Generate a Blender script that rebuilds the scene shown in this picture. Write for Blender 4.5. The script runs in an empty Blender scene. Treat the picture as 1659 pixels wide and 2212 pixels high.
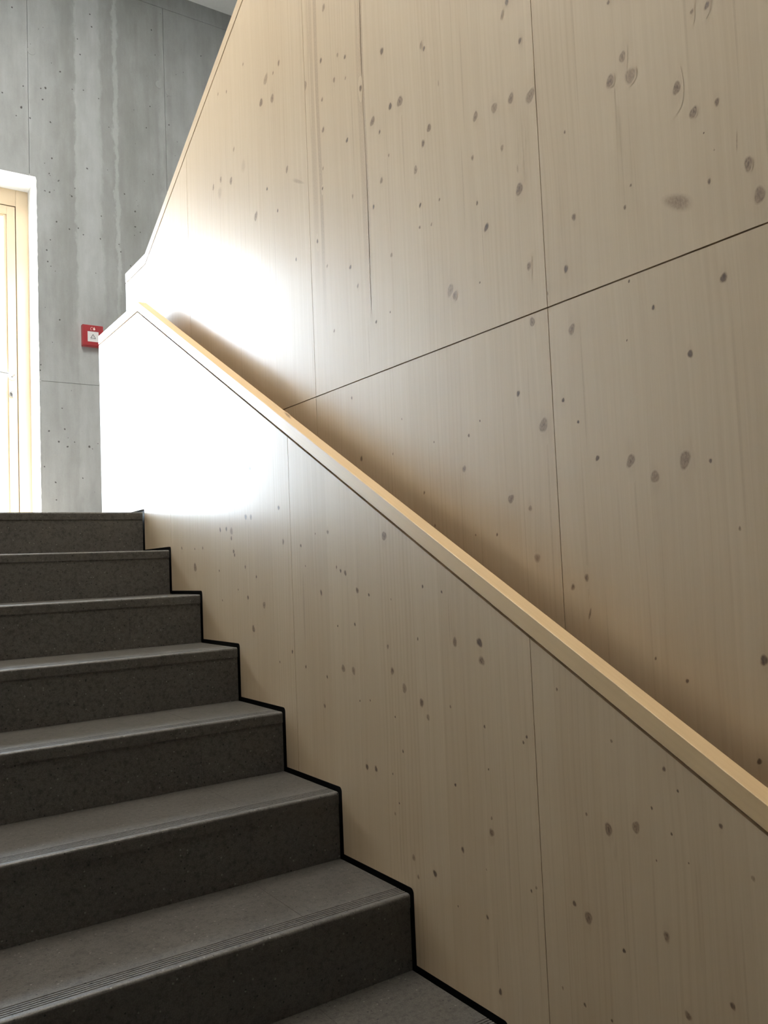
import bpy, bmesh, math, random
from mathutils import Matrix, Vector

# ------------------------------------------------------------------ frame
# heights are measured from the photographer's eye; ZB lifts them so that the
# lower hall floor is z = 0
G, H = 0.30563, 0.17            # going and rise of one step
YC, ZC = 3.4444, 0.2794         # foot of the panel at the landing nosing
ZB = 2.1136
F_PX, W_PX = 1807.93, 1659.0
YAW, PITCH, ROLL = 0.5973615, 0.0643033, -0.0419234
sc = bpy.context.scene
C = sc.collection

# ------------------------------------------------------------------ camera
cam = bpy.data.cameras.new('camera')
cam.sensor_fit = 'HORIZONTAL'
cam.sensor_width = 36.0
cam.lens = 36.0 * F_PX / W_PX
cam.clip_start = 0.02
co = bpy.data.objects.new('camera', cam)
C.objects.link(co)
fw = Vector((math.sin(YAW) * math.cos(PITCH), math.cos(YAW) * math.cos(PITCH), math.sin(PITCH)))
rt = Vector((math.cos(YAW), -math.sin(YAW), 0.0))
up = rt.cross(fw)
r2 = rt * math.cos(ROLL) + up * math.sin(ROLL)
u2 = up * math.cos(ROLL) - rt * math.sin(ROLL)
m = Matrix.Identity(4)
for i in range(3):
    m[i][0], m[i][1], m[i][2] = r2[i], u2[i], -fw[i]
m[0][3], m[1][3], m[2][3] = -1.13375, 0.0, ZB
co.matrix_world = m
sc.camera = co

# ------------------------------------------------------------------ sky and exposure
wd = bpy.data.worlds.new('overcast_sky')
sc.world = wd
wd.use_nodes = True
bg = wd.node_tree.nodes['Background']
bg.inputs['Color'].default_value = (0.74, 0.87, 1.0, 1)
bg.inputs['Strength'].default_value = 25.5
sc.view_settings.view_transform = 'Standard'
sc.view_settings.look = 'None'
sc.view_settings.gamma = 1.0
sc.view_settings.use_curve_mapping = False
sc.view_settings.exposure = 0.0

# sun outside: it falls steeply through the glazed door onto the landing floor
sl = bpy.data.lights.new('sun_offscreen', 'SUN')
sl.energy = 160.0
sl.angle = 0.0093
sl.color = (1.0, 0.98, 0.95)
so = bpy.data.objects.new('sun_offscreen', sl)
C.objects.link(so)
so.rotation_euler = Vector((0.50, -0.58, -0.82)).to_track_quat('-Z', 'Y').to_euler()
so.location = (-4.0, 10.0, 9.0)
sc.cycles.max_bounces = 7
sc.cycles.diffuse_bounces = 4
sc.cycles.glossy_bounces = 3

# the lighting of the upper storey: out of the picture, at ceiling height over the flight
cl = bpy.data.lights.new('ceiling_light_offscreen', 'AREA')
cl.shape = 'RECTANGLE'
cl.size, cl.size_y = 0.30, 2.9
cl.energy = 142.0
cl.color = (1.0, 0.95, 0.86)
cb = bpy.data.objects.new('ceiling_light_offscreen', cl)
C.objects.link(cb)
cb.location = (-0.30, 2.35, ZB + 4.04)

# ------------------------------------------------------------------ marks read off the boards and the wall
# knots: along the flight, height, half width, half height, tilt, strength; pores: across, height, radius (metres)
KNOTS_UPPER = """2.019,1.646,0.0113,0.0096,0,1 2.046,1.499,0.0095,0.0081,0,1 1.953,1.465,0.0071,0.0063,0,1 1.914,1.438,0.0069,0.0062,0,1 1.976,1.403,0.009,0.0079,0,1 1.916,1.377,0.0052,0.0046,0,1 2.145,1.472,0.0163,0.0133,0,1 2.047,1.38,0.0076,0.0064,0,1 1.841,1.309,0.0098,0.009,0,1 2.048,1.288,0.0095,0.008,0,1 1.92,1.198,0.0069,0.0061,0,1 1.79,1.191,0.0126,0.0117,0,1 1.759,1.147,0.0061,0.0058,0,1 1.663,1.183,0.0128,0.0126,0,1 1.706,1.191,0.0089,0.0085,0,1 1.733,1.355,0.0091,0.0086,0,1 1.566,1.278,0.0053,0.0054,0,1 1.554,1.263,0.0052,0.0054,0,1 1.549,1.059,0.0091,0.0093,0,1 1.575,1.032,0.0079,0.008,0,1 1.61,0.98,0.0095,0.0095,0,1 1.76,1.015,0.0092,0.0086,0,1 1.722,1.067,0.0045,0.0043,0,1 1.802,0.96,0.0063,0.0058,0,1 1.903,1.029,0.0068,0.0061,0,1 2.064,1.117,0.0057,0.0048,0,1 2.057,1.175,0.0057,0.0048,0,1 1.379,1.006,0.009,0.0099,0,1 1.316,0.995,0.0095,0.0108,0,1 1.263,0.99,0.0091,0.0105,0,1 1.206,0.967,0.0114,0.0137,0,1 1.298,0.896,0.0062,0.0071,0,1 1.396,0.917,0.0057,0.0062,0,1 1.252,0.785,0.0099,0.0116,0,1 1.388,0.808,0.0045,0.0049,0,1 1.361,0.742,0.0076,0.0085,0,1 1.522,0.869,0.0038,0.0039,0,1 1.598,0.885,0.0054,0.0054,0,1 1.557,0.821,0.0039,0.004,0,1 1.604,0.831,0.004,0.004,0,1 1.497,0.64,0.0135,0.0141,0,1 1.481,0.623,0.0097,0.0102,0,1 1.236,0.613,0.0068,0.008,0,1 1.235,0.494,0.0077,0.0091,0,1 1.392,0.626,0.0022,0.0025,0,1 1.729,0.803,0.0059,0.0057,0,1 1.895,0.772,0.0067,0.006,0,1 1.929,0.836,0.0069,0.0061,0,1 2.054,0.88,0.0057,0.0048,0,1 2.105,0.972,0.0078,0.0065,0,1 1.812,0.649,0.0047,0.0044,0,1 1.746,0.657,0.003,0.0028,0,1 1.26,1.204,0.0061,0.0071,0,1 1.227,1.099,0.0049,0.0058,0,1 1.106,0.669,0.0051,0.0064,0,1 1.134,0.574,0.0061,0.0076,0,1 1.117,0.847,0.0026,0.0033,0,1 1.189,0.54,0.0037,0.0044,0,1 0.967,0.921,0.0067,0.0091,0,1 0.952,0.877,0.0102,0.014,0,1 0.998,0.891,0.0085,0.0113,0,1 0.857,0.805,0.0072,0.0104,0,1 0.783,0.743,0.0042,0.0063,0,1 0.828,0.747,0.0063,0.0093,0,1 0.789,0.914,0.0043,0.0064,0,1 0.818,0.92,0.0031,0.0046,0,1 0.991,1.041,0.0031,0.0041,0,1 0.721,0.56,0.0082,0.0129,0,1 0.736,0.617,0.0067,0.0105,0,1 0.807,0.618,0.0031,0.0046,0,1 0.982,0.641,0.003,0.004,0,1 0.966,0.676,0.0022,0.003,0,1 0.794,0.666,0.0012,0.0018,0,1 0.793,0.449,0.0054,0.0081,0,1 0.934,0.439,0.0028,0.0039,0,1 0.983,0.502,0.0022,0.003,0,1 0.811,0.703,0.0012,0.0018,0,1 1.128,0.45,0.0078,0.0097,0,1 1.288,0.353,0.005,0.0058,0,1 0.865,0.339,0.0045,0.0065,0,1 1.161,0.315,0.0036,0.0044,0,1 1.219,0.274,0.0113,0.0134,0,1 1.125,0.265,0.0026,0.0032,0,1 1.082,0.188,0.0041,0.0052,0,1 1.004,0.173,0.0083,0.011,0,1 0.953,0.138,0.0078,0.0107,0,1 0.889,0.16,0.0099,0.014,0,1 0.84,0.152,0.0025,0.0036,0,1 1.327,0.132,0.0083,0.0094,0,1 1.27,0.107,0.0049,0.0057,0,1 1.257,0.003,0.0077,0.009,0,1 1.126,-0.039,0.0059,0.0074,0,1 1.163,-0.057,0.0053,0.0064,0,1 0.795,0.036,0.0023,0.0035,0,1 0.996,0.395,0.0015,0.002,0,1 0.976,-0.184,0.0022,0.0029,0,1 0.913,-0.218,0.0027,0.0037,0,1 0.769,-0.173,0.0056,0.0086,0,1 0.789,-0.333,0.0034,0.0052,0,1 1.478,0.215,0.0071,0.0075,0,1 1.912,0.295,0.0084,0.0075,0,1 1.761,0.288,0.003,0.0028,0,1 1.586,0.293,0.0026,0.0026,0,1 1.456,0.289,0.0035,0.0037,0,1 1.377,0.058,0.0032,0.0036,0,1 1.415,0.316,0.0023,0.0024,0,1 1.634,0.175,0.0041,0.004,0,1 1.597,0.092,0.0039,0.0039,0,1 1.449,0.061,0.0023,0.0025,0,1 2.444,1.568,0.0172,0.0128,0,1 2.363,1.542,0.0164,0.0125,0,1 2.31,1.634,0.0113,0.0088,0,1 2.794,1.775,0.009,0.0061,0,1 2.719,1.746,0.0087,0.006,0,1 2.573,1.771,0.008,0.0057,0,1 2.792,1.447,0.0149,0.0101,0,1 2.862,1.446,0.0155,0.0103,0,1 2.703,1.405,0.0199,0.0137,0,1 2.671,1.508,0.0112,0.0078,0,1 2.279,1.267,0.0132,0.0104,0,1 2.511,1.202,0.0203,0.0148,0,1 2.421,1.261,0.0072,0.0054,0,1 2.351,1.622,0.007,0.0054,0,1 1.949,0.47,0.0052,0.0046,0,1 1.715,0.371,0.0029,0.0028,0,1 2.24,0.962,0.0064,0.0051,0,1 2.029,0.681,0.0055,0.0047,0,1 2.351,1.16,0.0069,0.0053,0,1 0.87,0.607,0.0275,0.0112,25,0.75 2.804,1.401,0.0167,0.0188,-25,0.45 2.596,1.415,0.0149,0.0194,-15,0.4 2.21,1.199,0.0322,0.0057,30,0.4 2.405,1.629,0.0134,0.0169,0,0.4 1.277,1.185,0.0029,0.0091,0,0.7 1.566,1.278,0.0037,0.0091,0,0.7 1.123,-0.109,0.0023,0.0098,0,0.8 0.753,0.662,0.0016,0.0165,4,0.8 1.254,0.83,0.0021,0.0088,0.5,0.7 1.505,1.149,0.0021,0.0078,0.5,0.6 1.25,0.884,0.0022,0.061,0.5,0.3 1.236,0.888,0.0022,0.0684,-0.4,0.3 1.227,0.864,0.0019,0.0583,0.4,0.24 0.991,0.749,0.0019,0.086,0.6,0.3 0.982,0.718,0.0017,0.0812,-0.3,0.26 0.962,0.744,0.0016,0.0677,0.3,0.22 0.955,0.663,0.0015,0.0757,0.3,0.2 1.236,0.539,0.0021,0.0231,0.4,0.3 1.257,0.347,0.0035,0.0483,0.4,0.24 0.948,-0.043,0.0016,0.0893,0.4,0.2 1.078,0.108,0.0017,0.0789,-0.4,0.16 1.738,0.845,0.0033,0.0722,0.4,0.22 1.729,0.743,0.0029,0.0837,-0.4,0.22 1.579,0.707,0.0037,0.0563,0.4,0.16 0.922,0.037,0.0015,0.0963,0.4,0.16"""
KNOTS_LOWER = """1.123,-0.241,0.0025,0.003,0,1 1,-0.317,0.0022,0.0028,0,1 0.918,-0.306,0.0027,0.0036,0,1 0.894,-0.346,0.0033,0.0044,0,1 0.87,-0.376,0.0019,0.0026,0,1 0.923,-0.414,0.002,0.0027,0,1 1.018,-0.47,0.0075,0.0094,0,1 0.958,-0.453,0.0077,0.01,0,1 0.796,-0.414,0.0029,0.0041,0,1 0.887,-0.447,0.0019,0.0026,0,1 0.92,-0.497,0.0013,0.0018,0,1 0.858,-0.485,0.0012,0.0017,0,1 1.067,-0.455,0.0024,0.0029,0,1 1.67,0.072,0.0114,0.0105,0,1 1.938,0.097,0.007,0.0058,0,1 2.091,0.067,0.0059,0.0046,0,1 2.006,0.096,0.0037,0.003,0,1 2.198,0.083,0.0106,0.008,0,1 2.22,0.185,0.0086,0.0065,0,1 1.985,-0.065,0.0091,0.0074,0,1 1.801,-0.059,0.0079,0.0069,0,1 1.748,-0.07,0.0045,0.004,0,1 1.856,-0.014,0.0083,0.0071,0,1 1.879,-0.008,0.005,0.0043,0,1 1.899,0.002,0.0051,0.0043,0,1 2.338,-0.104,0.0138,0.01,0,1 2.068,0.009,0.0039,0.0031,0,1 1.524,-0.05,0.0038,0.0037,0,1 1.455,-0.062,0.0036,0.0036,0,1 1.398,-0.03,0.0045,0.0047,0,1 1.417,-0.169,0.0091,0.0093,0,1 1.336,-0.166,0.0084,0.009,0,1 1.332,-0.203,0.0084,0.009,0,1 1.659,-0.25,0.0084,0.0078,0,1 1.612,-0.286,0.0108,0.0101,0,1 1.547,-0.312,0.0089,0.0086,0,1 1.525,-0.342,0.0075,0.0073,0,1 1.674,-0.193,0.0057,0.0052,0,1 1.551,-0.169,0.0038,0.0037,0,1 1.884,-0.261,0.0117,0.0099,0,1 1.834,-0.263,0.0113,0.0097,0,1 2.086,-0.272,0.0058,0.0046,0,1 1.969,-0.29,0.0053,0.0044,0,1 1.988,-0.369,0.0072,0.0059,0,1 1.761,-0.33,0.003,0.0027,0,1 1.809,-0.336,0.0032,0.0027,0,1 1.819,-0.145,0.0048,0.0042,0,1 1.904,-0.152,0.0034,0.0029,0,1 1.333,-0.337,0.0031,0.0033,0,1 1.443,-0.309,0.0035,0.0035,0,1 1.21,-0.34,0.0028,0.0031,0,1 1.655,-0.357,0.0028,0.0026,0,1 1.652,-0.08,0.0028,0.0026,0,1 2.164,-0.235,0.0061,0.0047,0,1 2.245,-0.27,0.0043,0.0032,0,1 1.788,-0.496,0.0077,0.0068,0,1 1.747,-0.494,0.0075,0.0067,0,1 1.629,-0.433,0.0041,0.0038,0,1 1.675,-0.493,0.0028,0.0026,0,1 1.438,-0.474,0.0034,0.0035,0,1 1.327,-0.548,0.0072,0.0077,0,1 1.325,-0.519,0.0031,0.0033,0,1 1.423,-0.606,0.0056,0.0058,0,1 1.327,-0.422,0.0021,0.0022,0,1 1.687,-0.676,0.0099,0.009,0,1 1.604,-0.669,0.0079,0.0075,0,1 1.589,-0.708,0.0052,0.0049,0,1 1.525,-0.683,0.0074,0.0072,0,1 1.763,-0.689,0.006,0.0053,0,1 1.872,-0.654,0.0049,0.0042,0,1 1.888,-0.681,0.0066,0.0056,0,1 1.821,-0.676,0.0063,0.0054,0,1 1.672,-0.585,0.0042,0.0039,0,1 1.653,-0.557,0.0028,0.0026,0,1 1.353,-0.723,0.0042,0.0044,0,1 1.324,-0.859,0.0061,0.0065,0,1 1.448,-0.73,0.0023,0.0023,0,1 1.349,-0.627,0.0021,0.0022,0,1 1.219,-0.632,0.0028,0.0031,0,1 2.032,-0.562,0.0056,0.0044,0,1 1.987,-0.559,0.0054,0.0044,0,1 1.22,-0.352,0.0028,0.0032,0,1 1.108,-0.622,0.0041,0.0049,0,1 1.076,-0.637,0.0079,0.0096,0,1 0.909,-0.614,0.0059,0.0079,0,1 0.999,-0.667,0.0029,0.0037,0,1 1.149,-0.785,0.0026,0.003,0,1 1.096,-0.794,0.0032,0.0039,0,1 1.035,-0.796,0.0023,0.0028,0,1 0.877,-0.724,0.005,0.0068,0,1 0.796,-0.677,0.004,0.0057,0,1 0.748,-0.478,0.0027,0.004,0,1 1.205,-0.622,0.0027,0.0031,0,1 2.893,0.023,0.0225,0.0138,0,1 2.565,0.136,0.016,0.0108,0,1 2.657,0.145,0.0113,0.0074,0,1 2.606,0.145,0.011,0.0073,0,1 2.451,0.174,0.0125,0.0087,0,1 2.413,0.171,0.0122,0.0086,0,1 2.567,0.112,0.0107,0.0072,0,1 2.552,0.068,0.0106,0.0071,0,1 2.545,0.056,0.0079,0.0054,0,1 2.817,0.09,0.0093,0.0058,0,1 3.058,0.063,0.007,0.0041,0,1 3.022,0.098,0.0103,0.0061,0,1 2.892,0.09,0.0064,0.0039,0,1 2.466,0.015,0.0075,0.0052,0,1 2.387,-0.017,0.0072,0.0051,0,1 2.452,-0.082,0.0099,0.0069,0,1 2.525,-0.057,0.0052,0.0035,0,1 2.419,-0.179,0.0145,0.0102,0,1 2.79,-0.122,0.0121,0.0076,0,1 2.675,0.007,0.0057,0.0037,0,1 2.655,-0.093,0.0056,0.0037,0,1 2.704,-0.226,0.0086,0.0056,0,1 2.409,0.325,0.0098,0.0069,0,1 3.537,1.291,0.0136,0.0071,0,1 2.085,-0.104,0.007,0.1037,0.4,0.42 2.073,-0.13,0.0038,0.1225,-0.3,0.26 1.434,-0.118,0.0039,0.048,0.5,0.36 1.426,-0.128,0.0019,0.0597,-0.4,0.26 0.846,-0.57,0.0029,0.0787,0.4,0.36 0.839,-0.574,0.0012,0.0854,0.4,0.28 0.994,-0.594,0.002,0.0625,0.4,0.34 0.988,-0.645,0.0016,0.0855,-0.3,0.28 1.327,-0.795,0.0034,0.0389,0.6,0.45 1.108,-0.71,0.0018,0.0581,0.4,0.28 1.123,-0.707,0.0016,0.0669,0.4,0.24 1.233,-0.684,0.0021,0.0621,0.4,0.24 1.212,-0.312,0.0021,0.0535,0.4,0.22 1.228,-0.234,0.0018,0.0496,0.4,0.2 1.59,-0.139,0.0026,0.0749,0.3,0.22 1.005,-0.505,0.0031,0.0158,3,0.28 1.655,-0.658,0.0042,0.0475,0.5,0.3 1.878,-0.125,0.0033,0.0841,0.4,0.2 1.773,-0.202,0.003,0.092,0.4,0.2"""
PORES = """0.139,2.532,0.0048 0.057,2.45,0.0048 0.085,2.447,0.0048 0.113,2.466,0.0024 0.22,2.45,0.006 0.241,2.507,0.0036 0.56,2.54,0.0048 0.629,2.435,0.006 0.627,2.329,0.006 0.124,2.263,0.0048 0.202,2.23,0.0048 0.257,2.247,0.0048 0.288,2.21,0.0036 0.405,2.357,0.0036 0.396,2.203,0.0048 0.085,2.138,0.0036 0.062,2.068,0.0048 0.067,1.995,0.0048 0.085,1.968,0.0036 0.527,2.14,0.0048 0.66,2.298,0.0036 0.59,2.057,0.0036 0.516,2.188,0.0036 0.133,1.631,0.0048 0.362,1.969,0.0024 -0.122,3.594,0.0048 0.357,3.716,0.0048 0.367,3.633,0.0048 0.274,3.519,0.0036 0.289,3.418,0.0048 0.162,3.262,0.0048 -0.063,3.099,0.0048 0.07,3.126,0.006 0.052,3.045,0.0048 0.097,2.908,0.006 -0.025,2.902,0.0048 0.042,3.115,0.0036 0.306,3.181,0.0036 0.235,3.166,0.0036 0.403,3.152,0.0036 0.748,3.196,0.0048 0.466,2.974,0.0036 0.719,3.038,0.0036 0.879,3.101,0.0048 1.128,3.676,0.0048 0.793,3.576,0.0036 0.771,3.748,0.006 -0.076,2.957,0.0084 -0.106,2.895,0.0036 -0.185,3.021,0.0048 0.102,2.672,0.0048 0.084,2.568,0.0048 0.054,2.45,0.0036 0.32,2.657,0.0048 0.142,2.536,0.0036 0.756,2.719,0.0036 0.152,0.937,0.0048 0.058,0.92,0.0048 0.115,0.856,0.006 0.167,0.827,0.006 0.3,0.833,0.006 0.092,0.601,0.006 0.256,0.631,0.0048 0.138,1.068,0.0036 0.196,1.184,0.0024 0.171,0.883,0.0024 0.21,0.858,0.0036 0.32,0.819,0.0024 0.028,0.697,0.0036 0.095,0.492,0.0048 0.016,1.332,0.0036 0.012,1.297,0.0036"""

# ------------------------------------------------------------------ helpers
def obj(name, bm, mat, parent=None, smooth=False):
    bm.normal_update()
    me = bpy.data.meshes.new(name)
    bm.to_mesh(me)
    bm.free()
    if smooth:
        for p in me.polygons:
            p.use_smooth = True
    o = bpy.data.objects.new(name, me)
    if mat:
        me.materials.append(mat)
    C.objects.link(o)
    if parent:
        o.parent = parent
    return o

def tag(o, label=None, cat=None, group=None, kind=None):
    if label: o['label'] = label
    if cat: o['category'] = cat
    if group: o['group'] = group
    if kind: o['kind'] = kind
    return o

def empty(name):
    o = bpy.data.objects.new(name, None)
    o.empty_display_size = 0.1
    C.objects.link(o)
    return o

def box(bm, x0, x1, y0, y1, z0, z1, bev=0.0):
    vs = [bm.verts.new((x, y, z + ZB)) for x in (x0, x1) for y in (y0, y1) for z in (z0, z1)]
    fs = [bm.faces.new([vs[i] for i in q]) for q in
          ((0, 1, 3, 2), (4, 6, 7, 5), (0, 4, 5, 1), (2, 3, 7, 6), (0, 2, 6, 4), (1, 5, 7, 3))]
    if bev:
        es = list({e for f in fs for e in f.edges})
        bmesh.ops.bevel(bm, geom=es, offset=bev, segments=2, profile=0.7, affect='EDGES')
    return bm

def boxo(name, mat, parent, *a, bev=0.0):
    return obj(name, box(bmesh.new(), *a, bev=bev), mat, parent)

def prism(bm, pts, a0, a1, axis):
    """extrude a polygon: axis 0 -> pts are (y, z); axis 1 -> pts are (x, z)"""
    def P(p, a):
        return (a, p[0], p[1] + ZB) if axis == 0 else (p[0], a, p[1] + ZB)
    lo = [bm.verts.new(P(p, a0)) for p in pts]
    hi = [bm.verts.new(P(p, a1)) for p in pts]
    n = len(pts)
    fs = [bm.faces.new(lo), bm.faces.new(hi)]
    for i in range(n):
        j = (i + 1) % n
        fs.append(bm.faces.new((lo[i], lo[j], hi[j], hi[i])))
    bmesh.ops.recalc_face_normals(bm, faces=fs)
    return bm

def cyl(bm, c, ax, r, h, n=24):
    """cylinder from c along axis index ax (length h, may be negative)"""
    ring = []
    for t in (0, h):
        row = []
        for i in range(n):
            a = 2 * math.pi * i / n
            d = [0, 0, 0]
            d[ax] = t
            d[(ax + 1) % 3] = r * math.cos(a)
            d[(ax + 2) % 3] = r * math.sin(a)
            row.append(bm.verts.new((c[0] + d[0], c[1] + d[1], c[2] + d[2] + ZB)))
        ring.append(row)
    fs = [bm.faces.new(ring[0]), bm.faces.new(ring[1])]
    for i in range(n):
        j = (i + 1) % n
        fs.append(bm.faces.new((ring[0][i], ring[0][j], ring[1][j], ring[1][i])))
    bmesh.ops.recalc_face_normals(bm, faces=fs)
    return bm

# ------------------------------------------------------------------ node helpers
class NT:
    def __init__(self, name):
        self.m = bpy.data.materials.new(name)
        self.m.use_nodes = True
        self.t = self.m.node_tree
        self.b = self.t.nodes['Principled BSDF']
    def n(self, kind, **kw):
        nd = self.t.nodes.new(kind)
        for k, v in kw.items():
            setattr(nd, k, v)
        return nd
    def l(self, a, b):
        self.t.links.new(a, b)
    def put(self, sock, v):
        if isinstance(v, bpy.types.NodeSocket):
            self.l(v, sock)
        else:
            sock.default_value = v
    def math(self, op, a, b=0.0, c=0.0, clamp=False):
        nd = self.n('ShaderNodeMath', operation=op)
        nd.use_clamp = clamp
        for i, v in enumerate((a, b, c)):
            self.put(nd.inputs[i], v)
        return nd.outputs[0]
    def xyz(self, x, y, z):
        nd = self.n('ShaderNodeCombineXYZ')
        for i, v in enumerate((x, y, z)):
            self.put(nd.inputs[i], v)
        return nd.outputs[0]
    def noise(self, vec, scale, detail=2.0, rough=0.5):
        nd = self.n('ShaderNodeTexNoise')
        self.put(nd.inputs['Vector'], vec)
        nd.inputs['Scale'].default_value = scale
        nd.inputs['Detail'].default_value = detail
        nd.inputs['Roughness'].default_value = rough
        return nd.outputs['Fac']
    def ramp(self, fac, stops, interp='LINEAR'):
        nd = self.n('ShaderNodeValToRGB')
        cr = nd.color_ramp
        cr.interpolation = interp
        while len(cr.elements) < len(stops):
            cr.elements.new(0.5)
        for e, (p, c) in zip(cr.elements, stops):
            e.position = p
            e.color = (c, c, c, 1) if isinstance(c, (int, float)) else (*c, 1)
        self.put(nd.inputs[0], fac)
        return nd.outputs[0]
    def mix(self, fac, a, b, mode='MIX'):
        nd = self.n('ShaderNodeMix', data_type='RGBA', blend_type=mode)
        self.put(nd.inputs[0], fac)
        for s, v in ((nd.inputs[6], a), (nd.inputs[7], b)):
            if isinstance(v, bpy.types.NodeSocket):
                self.l(v, s)
            else:
                s.default_value = (*v, 1) if not isinstance(v, (int, float)) else (v, v, v, 1)
        return nd.outputs[2]
    def pos(self):
        g = self.n('ShaderNodeNewGeometry')
        s = self.n('ShaderNodeSeparateXYZ')
        self.l(g.outputs['Position'], s.inputs[0])
        return g.outputs['Position'], s.outputs
    def bump(self, h, strength, dist):
        nd = self.n('ShaderNodeBump')
        nd.inputs['Strength'].default_value = strength
        nd.inputs['Distance'].default_value = dist
        self.l(h, nd.inputs['Height'])
        self.l(nd.outputs[0], self.b.inputs['Normal'])

def plain(name, col, rough=0.5, metal=0.0):
    q = NT(name)
    pos, _ = q.pos()
    f = q.noise(pos, 60.0, 3.0)
    c = q.mix(f, tuple(v * 0.94 for v in col), tuple(min(1, v * 1.04) for v in col))
    q.l(c, q.b.inputs['Base Color'])
    q.b.inputs['Roughness'].default_value = rough
    q.b.inputs['Metallic'].default_value = metal
    return q.m

def spruce(name, slope=None, light=(0.66, 0.505, 0.33), dark=(0.53, 0.375, 0.225), rough=0.50, lam=8.5, coat=0.6):
    """three-layer spruce board: vertical lamellas, fine fibres, growth rings; the
    point attribute 'knot' paints knots, pitch streaks and growth flames"""
    q = NT(name)
    pos, s = q.pos()
    oi = q.n('ShaderNodeObjectInfo')
    X, Y, Z = s
    if slope is not None:            # grain runs along the sloping rail
        ca, sa = math.cos(slope), math.sin(slope)
        a = q.math('ADD', q.math('MULTIPLY', Y, -sa), q.math('MULTIPLY', Z, ca))
        b = q.math('ADD', q.math('MULTIPLY', Y, ca), q.math('MULTIPLY', Z, sa))
        Y, Z = q.math('ADD', a, X), b
    rnd = q.math('MULTIPLY', oi.outputs['Random'], 37.0)
    warp = q.noise(q.xyz(q.math('MULTIPLY', Y, 5.0), q.math('MULTIPLY', Z, 1.1), rnd), 1.0, 2.0)
    Yw = q.math('ADD', Y, q.math('MULTIPLY', q.math('SUBTRACT', warp, 0.5), 0.05))
    vo = q.n('ShaderNodeTexVoronoi', voronoi_dimensions='1D')
    q.put(vo.inputs['W'], q.math('ADD', Y, rnd))
    vo.inputs['Scale'].default_value = lam
    cs = q.n('ShaderNodeSeparateColor')
    q.l(vo.outputs['Color'], cs.inputs[0])
    L1, L2 = cs.outputs[0], cs.outputs[1]
    off = q.math('ADD', rnd, q.math('MULTIPLY', L1, 23.0))
    fib = q.noise(q.xyz(q.math('MULTIPLY', Yw, 95.0), q.math('MULTIPLY', Z, 1.3), off), 1.0, 4.0, 0.6)
    fine = q.noise(q.xyz(q.math('MULTIPLY', Y, 420.0), q.math('MULTIPLY', Z, 7.0), off), 1.0, 2.0)
    ring = q.math('SINE', q.math('ADD', q.math('MULTIPLY', Yw, 430.0), q.math('MULTIPLY', off, 3.0)))
    ring = q.math('POWER', q.math('MULTIPLY_ADD', ring, 0.5, 0.5), 3.0)
    amt = q.ramp(L2, [(0.35, 0.0), (0.95, 0.42)])
    patch = q.noise(q.xyz(q.math('MULTIPLY', Y, 7.0), q.math('MULTIPLY', Z, 0.7), off), 1.0, 1.0)
    f = q.math('MULTIPLY_ADD', q.math('SUBTRACT', fib, 0.5), 0.80, 0.30)
    f = q.math('ADD', f, q.math('MULTIPLY', q.math('MULTIPLY', ring, amt), patch))
    f = q.math('ADD', f, q.math('MULTIPLY', q.math('SUBTRACT', fine, 0.5), 0.25))
    f = q.math('ADD', f, q.math('MULTIPLY', q.math('SUBTRACT', L1, 0.5), 0.30), clamp=True)
    col = q.mix(f, light, dark)
    at = q.n('ShaderNodeAttribute', attribute_name='knot')
    kf = at.outputs['Fac']
    kn = q.noise(q.xyz(X, q.math('MULTIPLY', Y, 2.0), Z), 160.0, 2.0)
    kf2 = q.math('MULTIPLY', kf, q.math('MULTIPLY_ADD', kn, 1.1, 0.45), clamp=True)
    kc = q.ramp(kf2, [(0.0, (0.45, 0.29, 0.16)), (0.5, (0.26, 0.155, 0.085)), (1.0, (0.085, 0.05, 0.032))])
    col = q.mix(q.math('MULTIPLY', kf2, 1.5, clamp=True), col, kc)
    q.l(col, q.b.inputs['Base Color'])
    q.put(q.b.inputs['Roughness'], q.math('MULTIPLY_ADD', fib, 0.10, rough - 0.05))
    q.b.inputs['Specular IOR Level'].default_value = 0.75
    q.b.inputs['Coat Weight'].default_value = coat
    q.b.inputs['Coat Roughness'].default_value = 0.25
    q.b.inputs['Coat IOR'].default_value = 1.5
    q.bump(q.math('ADD', fib, q.math('MULTIPLY', fine, 0.4)), 0.018, 0.002)
    return q.m

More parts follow.
